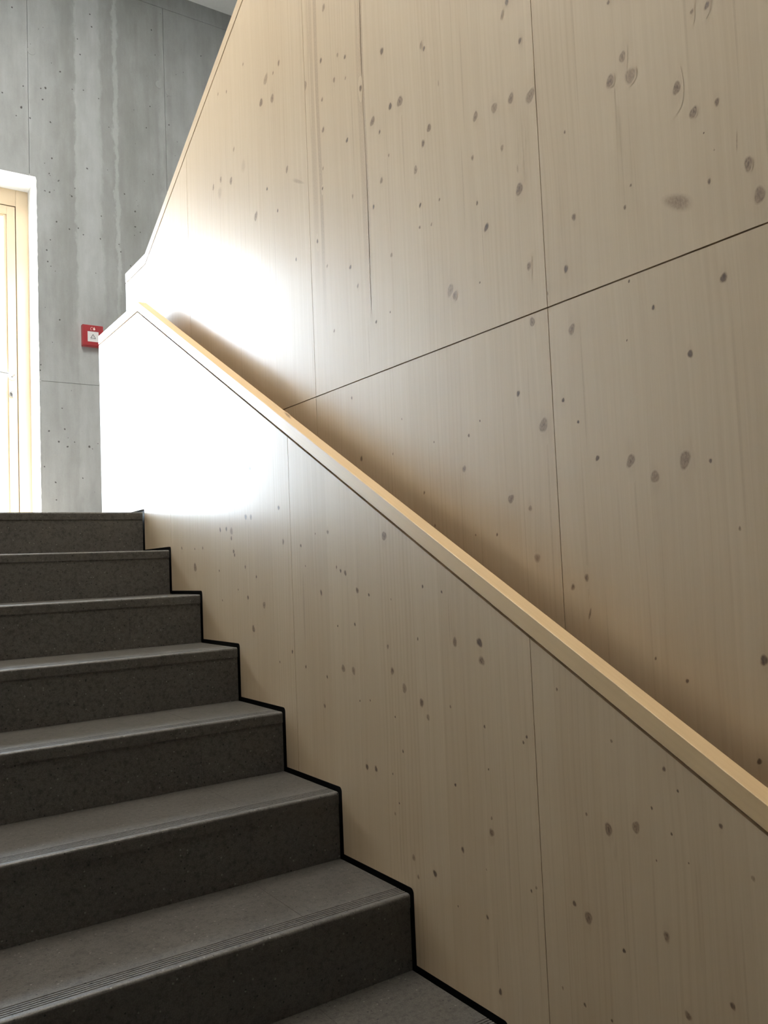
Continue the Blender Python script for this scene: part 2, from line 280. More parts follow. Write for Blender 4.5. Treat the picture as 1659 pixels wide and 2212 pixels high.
def stone(name):
    """dark cast stone with fine light and dark grains"""
    q = NT(name)
    pos, s = q.pos()
    big = q.noise(pos, 9.0, 3.0)
    grain = q.noise(pos, 330.0, 3.0, 0.65)
    col = q.mix(big, (0.060, 0.055, 0.048), (0.088, 0.080, 0.069))
    col = q.mix(q.ramp(grain, [(0.42, 0.0), (0.72, 1.0)]), col, (0.125, 0.115, 0.102))
    mott = q.noise(pos, 85.0, 4.0, 0.7)
    col = q.mix(q.ramp(mott, [(0.30, 0.75), (0.52, 0.0)]), col, (0.022, 0.021, 0.019))
    col = q.mix(q.ramp(mott, [(0.60, 0.0), (0.78, 0.6)]), col, (0.13, 0.122, 0.108))
    vo = q.n('ShaderNodeTexVoronoi')
    q.l(pos, vo.inputs['Vector'])
    vo.inputs['Scale'].default_value = 120.0
    cs = q.n('ShaderNodeSeparateColor')
    q.l(vo.outputs['Color'], cs.inputs[0])
    near = q.math('LESS_THAN', vo.outputs['Distance'], 0.26)
    col = q.mix(q.math('MULTIPLY', near, q.math('GREATER_THAN', cs.outputs[0], 0.955)), col, (0.19, 0.18, 0.165))
    pit = q.math('MULTIPLY', near, q.math('LESS_THAN', cs.outputs[0], 0.07))
    col = q.mix(pit, col, (0.012, 0.012, 0.012))
    q.l(col, q.b.inputs['Base Color'])
    q.put(q.b.inputs['Roughness'], q.math('MULTIPLY_ADD', big, 0.15, 0.36))
    q.bump(q.math('SUBTRACT', grain, pit), 0.25, 0.0015)
    return q.m

def concrete(name, bands=True):
    """fair-faced concrete: formwork bands with ragged edges, water runs, cloudy stains"""
    q = NT(name)
    pos, s = q.pos()
    X, Y, Z = s
    big = q.noise(q.xyz(q.math('MULTIPLY', X, 1.6), Y, q.math('MULTIPLY', Z, 0.8)), 1.6, 5.0, 0.6)
    mid = q.noise(q.xyz(q.math('MULTIPLY', X, 2.2), Y, q.math('MULTIPLY', Z, 0.8)), 6.0, 5.0, 0.62)
    fine = q.noise(pos, 90.0, 4.0, 0.6)
    run = q.noise(q.xyz(q.math('MULTIPLY', X, 26.0), Y, q.math('MULTIPLY', Z, 1.1)), 1.0, 4.0, 0.6)
    f = q.math('MULTIPLY_ADD', q.math('SUBTRACT', big, 0.5), 0.45, 0.5)
    f = q.math('ADD', f, q.math('MULTIPLY', q.math('SUBTRACT', mid, 0.5), 0.60))
    f = q.math('ADD', f, q.math('MULTIPLY', q.math('SUBTRACT', run, 0.5), 0.30))
    if bands:
        rag = q.noise(q.xyz(q.math('MULTIPLY', X, 14.0), Y, q.math('MULTIPLY', Z, 7.0)), 1.0, 5.0, 0.65)
        xr = q.math('ADD', X, q.math('MULTIPLY', q.math('SUBTRACT', rag, 0.5), 0.09))
        # the boards of the shuttering left lighter and darker vertical fields
        pr = [(-0.30, 0.50), (-0.045, 0.50), (-0.035, 0.60), (-0.02, 0.50), (0.05, 0.52), (0.10, 0.44), (0.17, 0.33),
              (0.238, 0.30), (0.25, 0.62), (0.36, 0.66), (0.405, 0.60), (0.425, 0.34), (0.495, 0.28), (0.503, 0.60),
              (0.522, 0.58), (0.53, 0.30), (0.60, 0.27), (0.70, 0.34), (0.80, 0.30), (0.84, 0.52), (0.86, 0.42), (1.1, 0.5)]
        t = q.math('MULTIPLY_ADD', xr, 1 / 1.4, 0.3 / 1.4)
        band = q.ramp(t, [((p + 0.3) / 1.4, v) for p, v in pr])
        # the fields fade out on the low bay beside the door
        low = q.ramp(q.math('MULTIPLY_ADD', Z, 0.25, -0.25 * (ZB + 0.9)), [(0.0, 0.25), (0.16, 0.4), (0.3, 1.0)])
        f = q.math('ADD', f, q.math('MULTIPLY', q.math('SUBTRACT', band, 0.47), q.math('MULTIPLY', low, 1.1)))
    f = q.math('ADD', f, q.math('MULTIPLY', q.math('SUBTRACT', fine, 0.5), 0.12), clamp=True)
    col = q.ramp(f, [(0.0, (0.215, 0.223, 0.214)), (0.35, (0.295, 0.307, 0.302)), (0.7, (0.395, 0.414, 0.418)), (1.0, (0.485, 0.508, 0.516))])
    at = q.n('ShaderNodeAttribute', attribute_name='knot')
    col = q.mix(at.outputs['Fac'], col, (0.045, 0.045, 0.04))
    q.l(col, q.b.inputs['Base Color'])
    q.b.inputs['Roughness'].default_value = 0.6
    q.bump(q.math('ADD', fine, q.math('MULTIPLY', mid, 0.6)), 0.12, 0.003)
    return q.m

def pane_glass(name):
    q = NT(name)
    q.t.nodes.remove(q.b)
    tr = q.n('ShaderNodeBsdfTransparent')
    gl = q.n('ShaderNodeBsdfGlossy')
    gl.inputs['Roughness'].default_value = 0.02
    lw = q.n('ShaderNodeLayerWeight')
    lw.inputs['Blend'].default_value = 0.5
    fr = q.math('MULTIPLY_ADD', q.math('POWER', lw.outputs['Facing'], 5.0), 0.9, 0.04)
    mx = q.n('ShaderNodeMixShader')
    q.l(fr, mx.inputs[0]); q.l(tr.outputs[0], mx.inputs[1]); q.l(gl.outputs[0], mx.inputs[2])
    q.l(mx.outputs[0], q.t.nodes['Material Output'].inputs[0])
    return q.m

SLOPE = math.atan(0.5575)
M = dict(
    spruce=spruce('spruce_board'),
    rail_low=spruce('spruce_rail', slope=SLOPE, lam=3.0, light=(0.78, 0.56, 0.31), dark=(0.67, 0.455, 0.24)),
    rail_up=spruce('spruce_rail_upper', slope=-math.atan(0.5355), lam=3.0),
    doorwood=spruce('spruce_door', light=(0.70, 0.55, 0.36), dark=(0.62, 0.46, 0.28), rough=0.4, lam=3.0),
    stone=stone('cast_stone'),
    concrete=concrete('fair_faced_concrete'),
    concrete_plain=concrete('plain_concrete', bands=False),
    black=plain('black_backing_board', (0.016, 0.016, 0.017), 0.6),
    plaster=plain('white_plaster', (0.80, 0.80, 0.79), 0.8),
    ceiling=plain('ceiling_paint', (0.86, 0.87, 0.86), 0.85),
    red=plain('red_plastic', (0.33, 0.028, 0.036), 0.4),
    white=plain('white_plastic', (0.72, 0.72, 0.74), 0.4),
    ink=plain('grey_print', (0.07, 0.08, 0.09), 0.6),
    paleprint=plain('white_print', (0.85, 0.70, 0.66), 0.5),
    steel=plain('brushed_steel', (0.56, 0.57, 0.58), 0.3, 1.0),
    gasket=plain('dark_gasket', (0.03, 0.026, 0.02), 0.6),
    glass=pane_glass('door_glass'),
    gravel=plain('pale_paving', (0.50, 0.49, 0.46), 0.9),
)

# ------------------------------------------------------------------ room shell
YW, YF = 5.40, 5.65              # face of the far wall, face of the door frame in it
XL, XR, YB = -1.90, 1.80, -3.60  # left wall, right wall, back wall
ZL = ZC - 0.013                  # landing floor
ZF = ZL - 14 * H                 # hall floor
ZT = 4.06                        # ceiling
OX0, OX1, OZ = -1.56, 0.006, 2.528   # door opening

def struct(name, *a):
    return tag(boxo(name, *a), kind='structure')

struct('floor', M['stone'], None, XL, XR, YB, YW + 0.32, ZF - 0.2, ZF)
struct('ceiling', M['ceiling'], None, XL - 0.1, XR + 0.1, YB - 0.1, YW + 0.3, ZT, ZT + 0.2)
struct('wall_left', M['concrete_plain'], None, XL - 0.2, XL, YB, YW + 0.3, ZF - 0.2, ZT)
struct('wall_right', M['concrete_plain'], None, XR, XR + 0.2, YB, YW + 0.3, ZF - 0.2, ZT)
struct('wall_back', M['concrete_plain'], None, XL - 0.2, XR + 0.2, YB - 0.2, YB, ZF - 0.2, ZT)
struct('ground_outside', M['gravel'], None, -9.0, 8.0, YW + 0.32, 18.0, ZL - 0.30, ZL - 0.05)

# landing slab, notched round the two balustrades
bm = bmesh.new()
LY = YC + 0.008 + 0.31
prism_pts = [(XL, LY), (-0.005, LY), (-0.005, 4.072), (0.145, 4.072), (0.145, YC + 0.2), (XR, YC + 0.2), (XR, YW), (XL, YW)]
lo = [bm.verts.new((x, y, ZL - 0.24 + ZB)) for x, y in prism_pts]
hi = [bm.verts.new((x, y, ZL + ZB)) for x, y in prism_pts]
fs = [bm.faces.new(lo), bm.faces.new(hi)]
for i in range(len(lo)):
    j = (i + 1) % len(lo)
    fs.append(bm.faces.new((lo[i], lo[j], hi[j], hi[i])))
bmesh.ops.recalc_face_normals(bm, faces=fs)
tag(obj('floor_landing', bm, M['stone']), kind='structure')

# far wall: carcass with the door opening, shuttering fields in front of it
rng = random.Random(4)
wf = bmesh.new()
box(wf, XL, OX0 - 0.012, YW + 0.03, YW + 0.32, ZF, ZT)
box(wf, OX1 + 0.012, XR, YW + 0.03, YW + 0.32, ZF, ZT)
box(wf, OX0 - 0.012, OX1 + 0.012, YW + 0.03, YW + 0.32, OZ + 0.012, ZT)
box(wf, OX0 - 0.012, OX1 + 0.012, YW + 0.03, YW + 0.32, ZF, ZL)
wall_far = tag(obj('wall_far', wf, M['concrete_plain']), kind='structure')

def ragged(p, q, n, amp):
    """points from p to q with a chipped edge"""
    out = []
    for i in range(n + 1):
        t = i / n
        x, z = p[0] + (q[0] - p[0]) * t, p[1] + (q[1] - p[1]) * t
        k = rng.uniform(0, amp) * (rng.random() < 0.6)
        if abs(q[0] - p[0]) > abs(q[1] - p[1]): z += k
        else: x += k
        out.append((x, z))
    return out

J = 0.0012                       # half a shuttering joint
X1, X2, Z1, Z2 = -0.034, 0.854, 1.232, 3.934
edge_r = ragged((OX1, OZ), (OX1, Z1 + J), 60, 0.0045)
edge_r2 = ragged((OX1, Z1 - J), (OX1, ZL), 40, 0.0035)
edge_t = ragged((OX0, OZ), (X1 - J, OZ), 50, 0.0045)
fields = [
    [(XL, OZ), ] + edge_t + [(X1 - J, Z2 - J), (XL, Z2 - J)],
    [(X1 + J, OZ + 0.002), (OX1 - 0.004, OZ)] + edge_r[1:] + [(X2 - J, Z1 + J), (X2 - J, Z2 - J), (X1 + J, Z2 - J)],
    edge_r2 + [(X2 - J, ZL), (X2 - J, Z1 - J)],
    [(X2 + J, Z1 + J), (XR, Z1 + J), (XR, Z2 - J), (X2 + J, Z2 - J)],
    [(X2 + J, ZL), (XR, ZL), (XR, Z1 - J), (X2 + J, Z1 - J)],
    [(XL, ZL), (OX0, ZL), (OX0, OZ - J), (XL, OZ - J)],
    [(XL, Z2 + J), (0.52, Z2 + J), (0.52, ZT), (XL, ZT)],
    [(0.52 + 2 * J, Z2 + J), (XR, Z2 + J), (XR, ZT), (0.52 + 2 * J, ZT)],
]
pores = [tuple(float(v) for v in t.split(',')) for t in PORES.split()]
while len(pores) < 150:
    pores.append((rng.uniform(-0.4, 1.1), rng.uniform(0.3, 3.9), rng.uniform(0.0012, 0.0028)))

def blot(bm, lay, c, ru, rv, ang, w, plane, soft=1.5, n=14, seed=0, prof=((0.5, 1.0), (0.85, 0.8), (1.1, 0.42))):
    """soft-edged elliptical mark laid on a surface; plane = function (u, v) -> point"""
    rr = random.Random(seed)
    ca, sa = math.cos(ang), math.sin(ang)
    p2, p3 = rr.uniform(0, 6.28), rr.uniform(0, 6.28)
    wob = [1 + 0.08 * math.sin(2 * 2 * math.pi * i / n + p2) + 0.07 * math.sin(3 * 2 * math.pi * i / n + p3) for i in range(n)]
    rings = []
    for rad, val in [(a, v * w) for a, v in prof] + [(soft, 0.0)]:
        row = []
        for i in range(n):
            a = 2 * math.pi * i / n
            u, v = ru * rad * wob[i] * math.cos(a), rv * rad * wob[i] * math.sin(a)
            vt = bm.verts.new(plane(c[0] + u * ca - v * sa, c[1] + u * sa + v * ca))
            vt[lay] = val
            row.append(vt)
        rings.append(row)
    cv = bm.verts.new(plane(*c))
    cv[lay] = w * 0.85 if len(prof) > 3 else w
    for i in range(n):
        j = (i + 1) % n
        bm.faces.new((cv, rings[0][i], rings[0][j]))
        for k in range(len(rings) - 1):
            bm.faces.new((rings[k][i], rings[k + 1][i], rings[k + 1][j], rings[k][j]))

def inside(p, poly):
    r = False
    for i in range(len(poly)):
        (x0, y0), (x1, y1) = poly[i - 1], poly[i]
        if (y0 > p[1]) != (y1 > p[1]) and p[0] < (x1 - x0) * (p[1] - y0) / (y1 - y0) + x0:
            r = not r
    return r

for poly in fields:
    bm = prism(bmesh.new(), poly, YW, YW + 0.03, 1)
    lay = bm.verts.layers.float.new('knot')
    for i, (x, z, r) in enumerate(pores):
        if inside((x, z), poly):
            blot(bm, lay, (x, z), r, r * rng.uniform(0.7, 1.3), rng.uniform(0, 3), 0.95, lambda u, v: (u, YW - 0.0002 - 0.00001 * i, v + ZB), 1.35, 8, i)
    obj('concrete_field', bm, M['concrete'], wall_far)
for x, z in ((-0.011, 3.346), (0.886, 3.335), (0.815, 3.37)):
    bm = cyl(bmesh.new(), (x, YW + 0.002, z), 1, 0.026, -0.004, 28)
    bmesh.ops.bevel(bm, geom=[e for e in bm.edges if abs(e.verts[0].co.y - e.verts[1].co.y) < 1e-5], offset=0.001, segments=1, affect='EDGES')
    obj('tie_hole_plug', bm, M['concrete_plain'], wall_far)

# ------------------------------------------------------------------ glazed door in the far wall
door = tag(empty('door_1'), kind='structure')
door.location = (-0.85, YF, ZL + ZB)
def dpart(name, mat, *a, bev=0.0, parent=None):
    o = boxo(name, mat, None, *a, bev=bev)
    o.parent = parent or door
    o.matrix_parent_inverse = Matrix.Translation(door.location).inverted()
    return o
dpart('plaster_reveal', M['plaster'], OX1 - 0.001, OX1 + 0.012, YW + 0.001, YF + 0.02, ZL, OZ + 0.012)
dpart('plaster_reveal', M['plaster'], OX0 - 0.012, OX0 + 0.001, YW + 0.001, YF + 0.02, ZL, OZ + 0.012)
dpart('plaster_reveal', M['plaster'], OX0, OX1, YW + 0.001, YF + 0.02, OZ - 0.001, OZ + 0.012)
JX = -0.070
dpart('door_frame', M['doorwood'], JX, OX1, YF, YF + 0.08, ZL, OZ, bev=0.006)
dpart('door_frame', M['doorwood'], OX0, OX0 + 0.076, YF, YF + 0.08, ZL, OZ, bev=0.006)
dpart('door_frame', M['doorwood'], OX0 + 0.076, JX, YF, YF + 0.08, 2.418, OZ, bev=0.003)
dpart('threshold', M['steel'], OX0 + 0.076, JX, YF, YF + 0.08, ZL, ZL + 0.008)
dpart('door_seal', M['gasket'], OX0 + 0.076, OX0 + 0.10, YF + 0.055, YF + 0.07, ZL + 0.008, 2.418)
dpart('door_seal', M['gasket'], JX - 0.024, JX, YF + 0.055, YF + 0.07, ZL + 0.008, 2.418)
dpart('door_seal', M['gasket'], OX0 + 0.076, JX, YF + 0.055, YF + 0.07, 2.40, 2.418)

def leaf(x0, x1, handle):
    """one glazed leaf: stiles and rails, bead, pane, furniture"""
    zb, zt, st = ZL + 0.012, 2.412, 0.050
    bm = bmesh.new()
    box(bm, x0, x0 + st, YF, YF + 0.055, zb, zt, 0.002)
    box(bm, x1 - st, x1, YF, YF + 0.055, zb, zt, 0.002)
    box(bm, x0 + st, x1 - st, YF, YF + 0.055, zt - 0.054, zt, 0.002)
    box(bm, x0 + st, x1 - st, YF, YF + 0.055, zb, zb + 0.12, 0.002)
    lf = obj('door_leaf', bm, M['doorwood'])
    lf.parent = door
    lf.matrix_parent_inverse = Matrix.Translation(door.location).inverted()
    a0, a1, b0, b1, t = x0 + st, x1 - st, zb + 0.12, zt - 0.054, 0.018
    for q in ((a0, a0 + t, b0, b1), (a1 - t, a1, b0, b1), (a0 + t, a1 - t, b0, b0 + t), (a0 + t, a1 - t, b1 - t, b1)):
        boxo('glazing_bead', M['doorwood'], lf, q[0], q[1], YF + 0.010, YF + 0.028, q[2], q[3], bev=0.004)
    boxo('glass_pane', M['glass'], lf, a0 + 0.004, a1 - 0.004, YF + 0.028, YF + 0.034, b0 + 0.004, b1 - 0.004)
    if handle:
        hx, hz = x1 - 0.030, 1.300
        cyl(bm := bmesh.new(), (hx, YF, hz), 1, 0.024, -0.009, 32)
        bmesh.ops.bevel(bm, geom=list(bm.edges), offset=0.0015, segments=1, affect='EDGES')
        obj('rosette', bm, M['steel'], lf)
        bm = bmesh.new()
        # lever: neck, then a grip that runs back over the leaf
        path = [((hx, YF - 0.008, hz), 0.009), ((hx, YF - 0.040, hz), 0.009), ((hx - 0.006, YF - 0.050, hz + 0.001), 0.0095),
                ((hx - 0.020, YF - 0.054, hz + 0.003), 0.009), ((hx - 0.075, YF - 0.054, hz + 0.010), 0.0085), ((hx - 0.125, YF - 0.052, hz + 0.016), 0.0075)]
        tubes(bm, path)
        obj('lever_handle', bm, M['steel'], lf, True)
        bm = cyl(bmesh.new(), (hx, YF, 1.187), 1, 0.020, -0.008, 32)
        bmesh.ops.bevel(bm, geom=list(bm.edges), offset=0.0012, segments=1, affect='EDGES')
        obj('lock_rosette', bm, M['steel'], lf)
        bm = cyl(bmesh.new(), (hx, YF - 0.008, 1.192), 1, 0.0085, -0.010, 24)
        box(bm, hx - 0.005, hx + 0.005, YF - 0.016, YF - 0.006, 1.163, 1.187, 0.002)
        obj('lock_cylinder', bm, M['steel'], lf)

def tubes(bm, path, n=14):
    rows = []
    for i, (p, r) in enumerate(path):
        p = Vector(p)
        a = Vector(path[max(i - 1, 0)][0]); b = Vector(path[min(i + 1, len(path) - 1)][0])
        d = (b - a).normalized()
        s = d.cross(Vector((0, 0, 1))).normalized()
        t = s.cross(d)
        rows.append([bm.verts.new(p + s * r * math.cos(2 * math.pi * k / n) + t * r * math.sin(2 * math.pi * k / n) + Vector((0, 0, ZB))) for k in range(n)])
    fs = [bm.faces.new(rows[0]), bm.faces.new(rows[-1])]
    for a, b in zip(rows, rows[1:]):
        for k in range(n):
            j = (k + 1) % n
            fs.append(bm.faces.new((a[k], a[j], b[j], b[k])))
    bmesh.ops.recalc_face_normals(bm, faces=fs)

leaf(-0.844, -0.075, True)
leaf(-1.479, -0.850, False)

# ------------------------------------------------------------------ staircase
stair = tag(empty('staircase'), 'straight flight of dark grey cast stone steps rising to the landing', 'staircase')
stair.location = (-0.95, 0.0, ZF + ZB)
inv = Matrix.Translation(stair.location).inverted()
XE = -0.005
RUNS = [(XL + 0.006, -1.2568), (-1.2562, -0.2568), (-0.2562, XE)]
def prof(depth):
    p = [(0.0, -0.030), (0.0, -0.007)]
    for i in range(1, 6):
        a = math.pi / 2 * i / 6
        p.append((0.007 - 0.007 * math.cos(a), -0.007 + 0.007 * math.sin(a)))
    p.append((0.007, 0.0))
    for g in (0.016, 0.024, 0.032, 0.040, 0.048):
        p += [(g, 0.0), (g + 0.0008, -0.0014), (g + 0.0027, -0.0014), (g + 0.0035, 0.0)]
    return p + [(depth, 0.0), (depth, -0.030)]
NS = 14
meshes = {}
for k in range(NS):
    yn, zt = YC + 0.008 - k * G, ZL - k * H
    for r, (x0, x1) in enumerate(RUNS):
        for kind in ('tread_stone', 'riser_stone'):
            key = (kind, r)
            if key not in meshes:
                bm = bmesh.new()
                if kind == 'tread_stone':
                    prism(bm, [(a, b - ZB) for a, b in prof(0.310)], x0, x1, 0)
                else:
                    prism(bm, [(0.0025, -0.030 - ZB), (0.0225, -0.030 - ZB), (0.0225, -H + 0.0005 - ZB), (0.0025, -H + 0.0005 - ZB)], x0, x1, 0)
                o = obj(kind, bm, M['stone'])
                meshes[key] = o.data
            else:
                o = bpy.data.objects.new(kind, meshes[key])
                C.objects.link(o)
            o.parent = stair
            o.matrix_parent_inverse = inv
            o.location = (0, yn, zt + ZB)
core = []
for k in range(NS):
    yn, zt = YC + 0.008 - k * G, ZL - k * H
    core += [(yn + (0.310 if k == 0 else G + 0.0225), zt - 0.030), (yn + 0.0225, zt - 0.030)]
core += [(YC + 0.0305 - (NS - 1) * G, ZF), (YC + 0.0305 - (NS - 1) * G + 0.5, ZF), (YC + 0.318, ZL - 0.24)]
o = obj('stair_core', prism(bmesh.new(), core, XL + 0.006, XE - 0.004, 0), M['concrete_plain'], stair)
o.matrix_parent_inverse = inv

# ------------------------------------------------------------------ balustrades
knots_u = [tuple(float(v) for v in t.split(',')) for t in KNOTS_UPPER.split()]
knots_l = [tuple(float(v) for v in t.split(',')) for t in KNOTS_LOWER.split()]
YE = -0.78                                  # foot of the lower balustrade
def top_low(y): return 1.171 + 0.5575 * min(0.0, y - 3.474)
def top_up(y): return 1.459 + 0.5355 * max(0.0, 3.654 - y)

def step_path():
    """foot of the lower panels: a shadow gap above every tread, rounded at the nosings"""
    pts, r = [(4.2, ZC)], 0.011
    for k in range(NS):
        y, z = YC - k * G, ZC - k * H
        for i in range(6):
            a = math.pi / 2 * i / 5
            pts.append((y + r - r * math.sin(a), z - r + r * math.cos(a)))
        pts.append((y, z - H))
    pts.append((-2.0, ZC - NS * H))
    return pts
PATH = step_path()
def clip(y0, y1):
    out = []
    for (ya, za), (yb, zb) in zip(PATH, PATH[1:]):
        if ya >= y1 > yb or (ya > y1 >= yb):
            out.append((y1, za + (zb - za) * (ya - y1) / (ya - yb)))
        if y0 < yb < y1:
            out.append((yb, zb))
        if ya > y0 >= yb:
            out.append((y0, za + (zb - za) * (ya - y0) / (ya - yb)))
    return out

def marks(bm, knots, x, y0, y1, zlo, zhi, seed, lims=(-9.0, 9.0)):
    """knots read off the boards, pitch streaks and growth flames between them"""
    lay = bm.verts.layers.float.new('knot')
    rr = random.Random(seed)
    lift = [x - 0.00025]
    def plane(u, v):
        return (lift[0], min(max(u, y0 + 0.001), y1 - 0.001), min(max(v, lims[0]), lims[1]) + ZB)
    area = (y1 - y0) * 2.0
    taken = []
    def free(y, z, hy, hz, who):
        return all(abs(y - p[0]) > hy + p[2] or abs(z - p[1]) > hz + p[3] for p in who)
    for i in range(int(34 * area)):          # long faint growth flames
        y = rr.uniform(y0 + 0.01, y1 - 0.01)
        z = rr.uniform(zlo(y), zhi(y))
        ln = rr.uniform(0.06, 0.26)
        wd_ = rr.uniform(0.0012, 0.0032)
        if z - ln * 1.3 < zlo(y) or z + ln * 1.3 > zhi(y): continue
        if not free(y, z, wd_ * 1.6 + 0.004, ln * 1.4, taken): continue
        taken.append((y, z, wd_ * 1.6, ln * 1.4))
        lift[0] = x - 0.0001
        blot(bm, lay, (y, z), wd_, ln, rr.uniform(-0.008, 0.008), rr.uniform(0.06, 0.20), plane, 1.3, 10, seed + i)
    halos, cores = [], []
    for i, (y, z, ry, rz, ang, w) in enumerate(knots):
        if not (y0 < y < y1 and zlo(y) < z < zhi(y)): continue
        rk = random.Random(i * 7 + seed)
        a = math.radians(ang) if ang else (rk.uniform(0.0, 0.5) if x > 0.05 else rk.uniform(-0.5, 0.05))
        w = w * rk.uniform(0.55, 1.0)
        big = rz > 0.009
        if ang == 0:
            ry = min(ry, rz * rk.uniform(0.62, 0.85))
            hy, hz, cz = ry * 1.3, rz * rk.uniform(1.8, 3.0), z + rz * rk.uniform(-0.8, 0.8)
            if rz > 0.004 and free(y, cz, hy * 1.75, hz * 1.75, halos):   # pale halo drawn out along the grain
                halos.append((y, cz, hy * 1.75, hz * 1.75))
                lift[0] = x - 0.00028
                blot(bm, lay, (y, cz), hy, hz, rk.uniform(-0.06, 0.06), 0.10, plane, 1.5, 14, i)
        if rz > 8 * ry and ang:          # a growth line rather than a knot
            lift[0] = x - (0.00016, 0.00022)[i % 2]
            blot(bm, lay, (y, z), ry * 0.7, rz, a, w * 0.6, plane, 1.45, 18, i)
            continue
        lv = 0
        ex = max(ry, rz) * 1.7
        while not free(y, z, ex, ex, [c for c in cores if c[4] == lv]):
            lv += 1
        cores.append((y, z, ex, ex, lv))
        lift[0] = x - 0.00036 - 0.0001 * lv
        if big and ang == 0:             # a ringed knot: dark heart, paler body, darker bark line
            blot(bm, lay, (y, z), ry, rz, a, 0.45 + 0.42 * w, plane, 1.38, 24, i,
                 ((0.30, 0.74), (0.60, 0.66), (0.90, 0.70), (1.10, 0.36)))
        else:
            blot(bm, lay, (y, z), ry, rz, a, w * 0.9, plane, 1.45, 18, i)

def streak(bm, x, y, w, z0, z1, val):
    lay = bm.verts.layers.float['knot']
    us = ((-1.0, 0.0), (-0.6, val), (0.55, val), (1.0, 0.0))
    zs = [z0 + (z1 - z0) * i / 10 for i in range(11)]
    rows = []
    for i, z in enumerate(zs):
        e = min(1.0, i / 3.0, (10 - i) / 2.0 if z1 < 1.5 else 1.0)
        row = []
        for u, v in us:
            vt = bm.verts.new((x - 0.00005, y + u * w + 0.002 * math.sin(i * 1.3), z + ZB))
            vt[lay] = v * e
            row.append(vt)
        rows.append(row)
    for a, b in zip(rows, rows[1:]):
        for k in range(3):
            bm.faces.new((a[k], a[k + 1], b[k + 1], b[k]))

lower = tag(empty('stair_balustrade'), 'low spruce panel balustrade with sloping wooden rail beside the stone steps', 'balustrade')
upper = tag(empty('stair_balustrade'), 'tall spruce panel wall of the upper flight, rising behind the lower rail', 'balustrade')
lower.location = (0.02, 0.0, ZF + ZB)
upper.location = (0.12, 0.0, ZF + ZB)

def bpart(name, bm, mat, par):
    o = obj(name, bm, mat, par)
    o.matrix_parent_inverse = Matrix.Translation(par.location).inverted()
    return o

EL, EU = 4.066, 3.945
cuts = [EL, 3.134, 2.150, 1.188, 0.205, YE]
for i, (y1, y0) in enumerate(zip(cuts, cuts[1:])):
    a, b = y0 + (0.0009 if i < 4 else 0), y1 - (0.0009 if i else 0)
    poly = clip(a, b)
    top = [(a, top_low(a) - 0.047)] + ([(3.474, 1.171 - 0.047)] if a < 3.474 < b else []) + [(b, top_low(b) - 0.047)]
    bm = prism(bmesh.new(), poly + top, 0.0, 0.018, 0)
    marks(bm, knots_l, 0.0, a, b, lambda y: ZC - (YC - y) / G * H * 0.999 + 0.03 if y < YC else ZC, lambda y: top_low(y) - 0.06, 100 + i)
    bpart('spruce_panel', bm, M['spruce'], lower)
ucuts = [EU, 3.127, 2.148, 1.190, 0.205, -0.78, -1.60]
ZS = 0.5115
for i, (y1, y0) in enumerate(zip(ucuts, ucuts[1:])):
    a, b = y0 + (0.0009 if i < 5 else 0), y1 - (0.0009 if i else 0)
    low = [(b, ZF), (a, ZF), (a, ZS - 0.0015), (b, ZS - 0.0015)]
    bm = prism(bmesh.new(), low, 0.100, 0.118, 0)
    marks(bm, knots_u, 0.100, a, b, lambda y: max(ZF, -0.9), lambda y: ZS - 0.002, 300 + i, (-9.0, ZS - 0.002))
    bpart('spruce_panel', bm, M['spruce'], upper)
    top = [(b, ZS + 0.0015), (a, ZS + 0.0015), (a, min(top_up(a) - 0.050, ZT))] + ([(3.654, 1.459 - 0.050)] if a < 3.654 < b else []) + [(b, top_up(b) - 0.050)]
    bm = prism(bmesh.new(), top, 0.100, 0.118, 0)
    marks(bm, knots_u, 0.100, a, b, lambda y: ZS + 0.002, lambda y: min(top_up(y) - 0.06, 3.6), 400 + i, (ZS + 0.002, 9.0))
    if i == 2:
        streak(bm, 0.100, 2.108, 0.020, 0.75, 1.95, 0.24)
        streak(bm, 0.100, 2.074, 0.012, 0.60, 1.95, 0.32)
        streak(bm, 0.100, 1.846, 0.016, 0.55, 1.80, 0.24)
        streak(bm, 0.100, 1.826, 0.006, 0.60, 1.80, 0.30)
    bpart('spruce_panel', bm, M['spruce'], upper)

def rail(par, top, hgt, x0, x1, y_near, y_knee, y_far, mat):
    ym = [y_near, y_knee, y_far]
    poly = [(y, top(y)) for y in ym] + [(y, top(y) - hgt) for y in reversed(ym)]
    bm = prism(bmesh.new(), poly, x0, x1, 0)
    bmesh.ops.bevel(bm, geom=list(bm.edges), offset=0.0012, segments=1, affect='EDGES')
    return bm, mat
bm, mt = rail(lower, top_low, 0.041, -0.001, 0.040, YE, 3.474, EL + 0.001, None)
lay = bm.verts.layers.float.new('knot')
def on_rail(u, v):
    return (v, u, top_low(u) + 0.0003 + ZB)
blot(bm, lay, (2.20, 0.030), 0.022, 0.006, 0.2, 0.55, on_rail, 1.5, 14, 3)
tag(bpart('cap_rail', bm, M['rail_low'], lower), 'plain sloping wooden cap rail')
bm, mt = rail(upper, top_up, 0.045, 0.099, 0.142, -1.20, 3.654, EU + 0.001, None)
tag(bpart('cap_rail', bm, M['rail_up'], upper), 'plain sloping wooden cap rail')

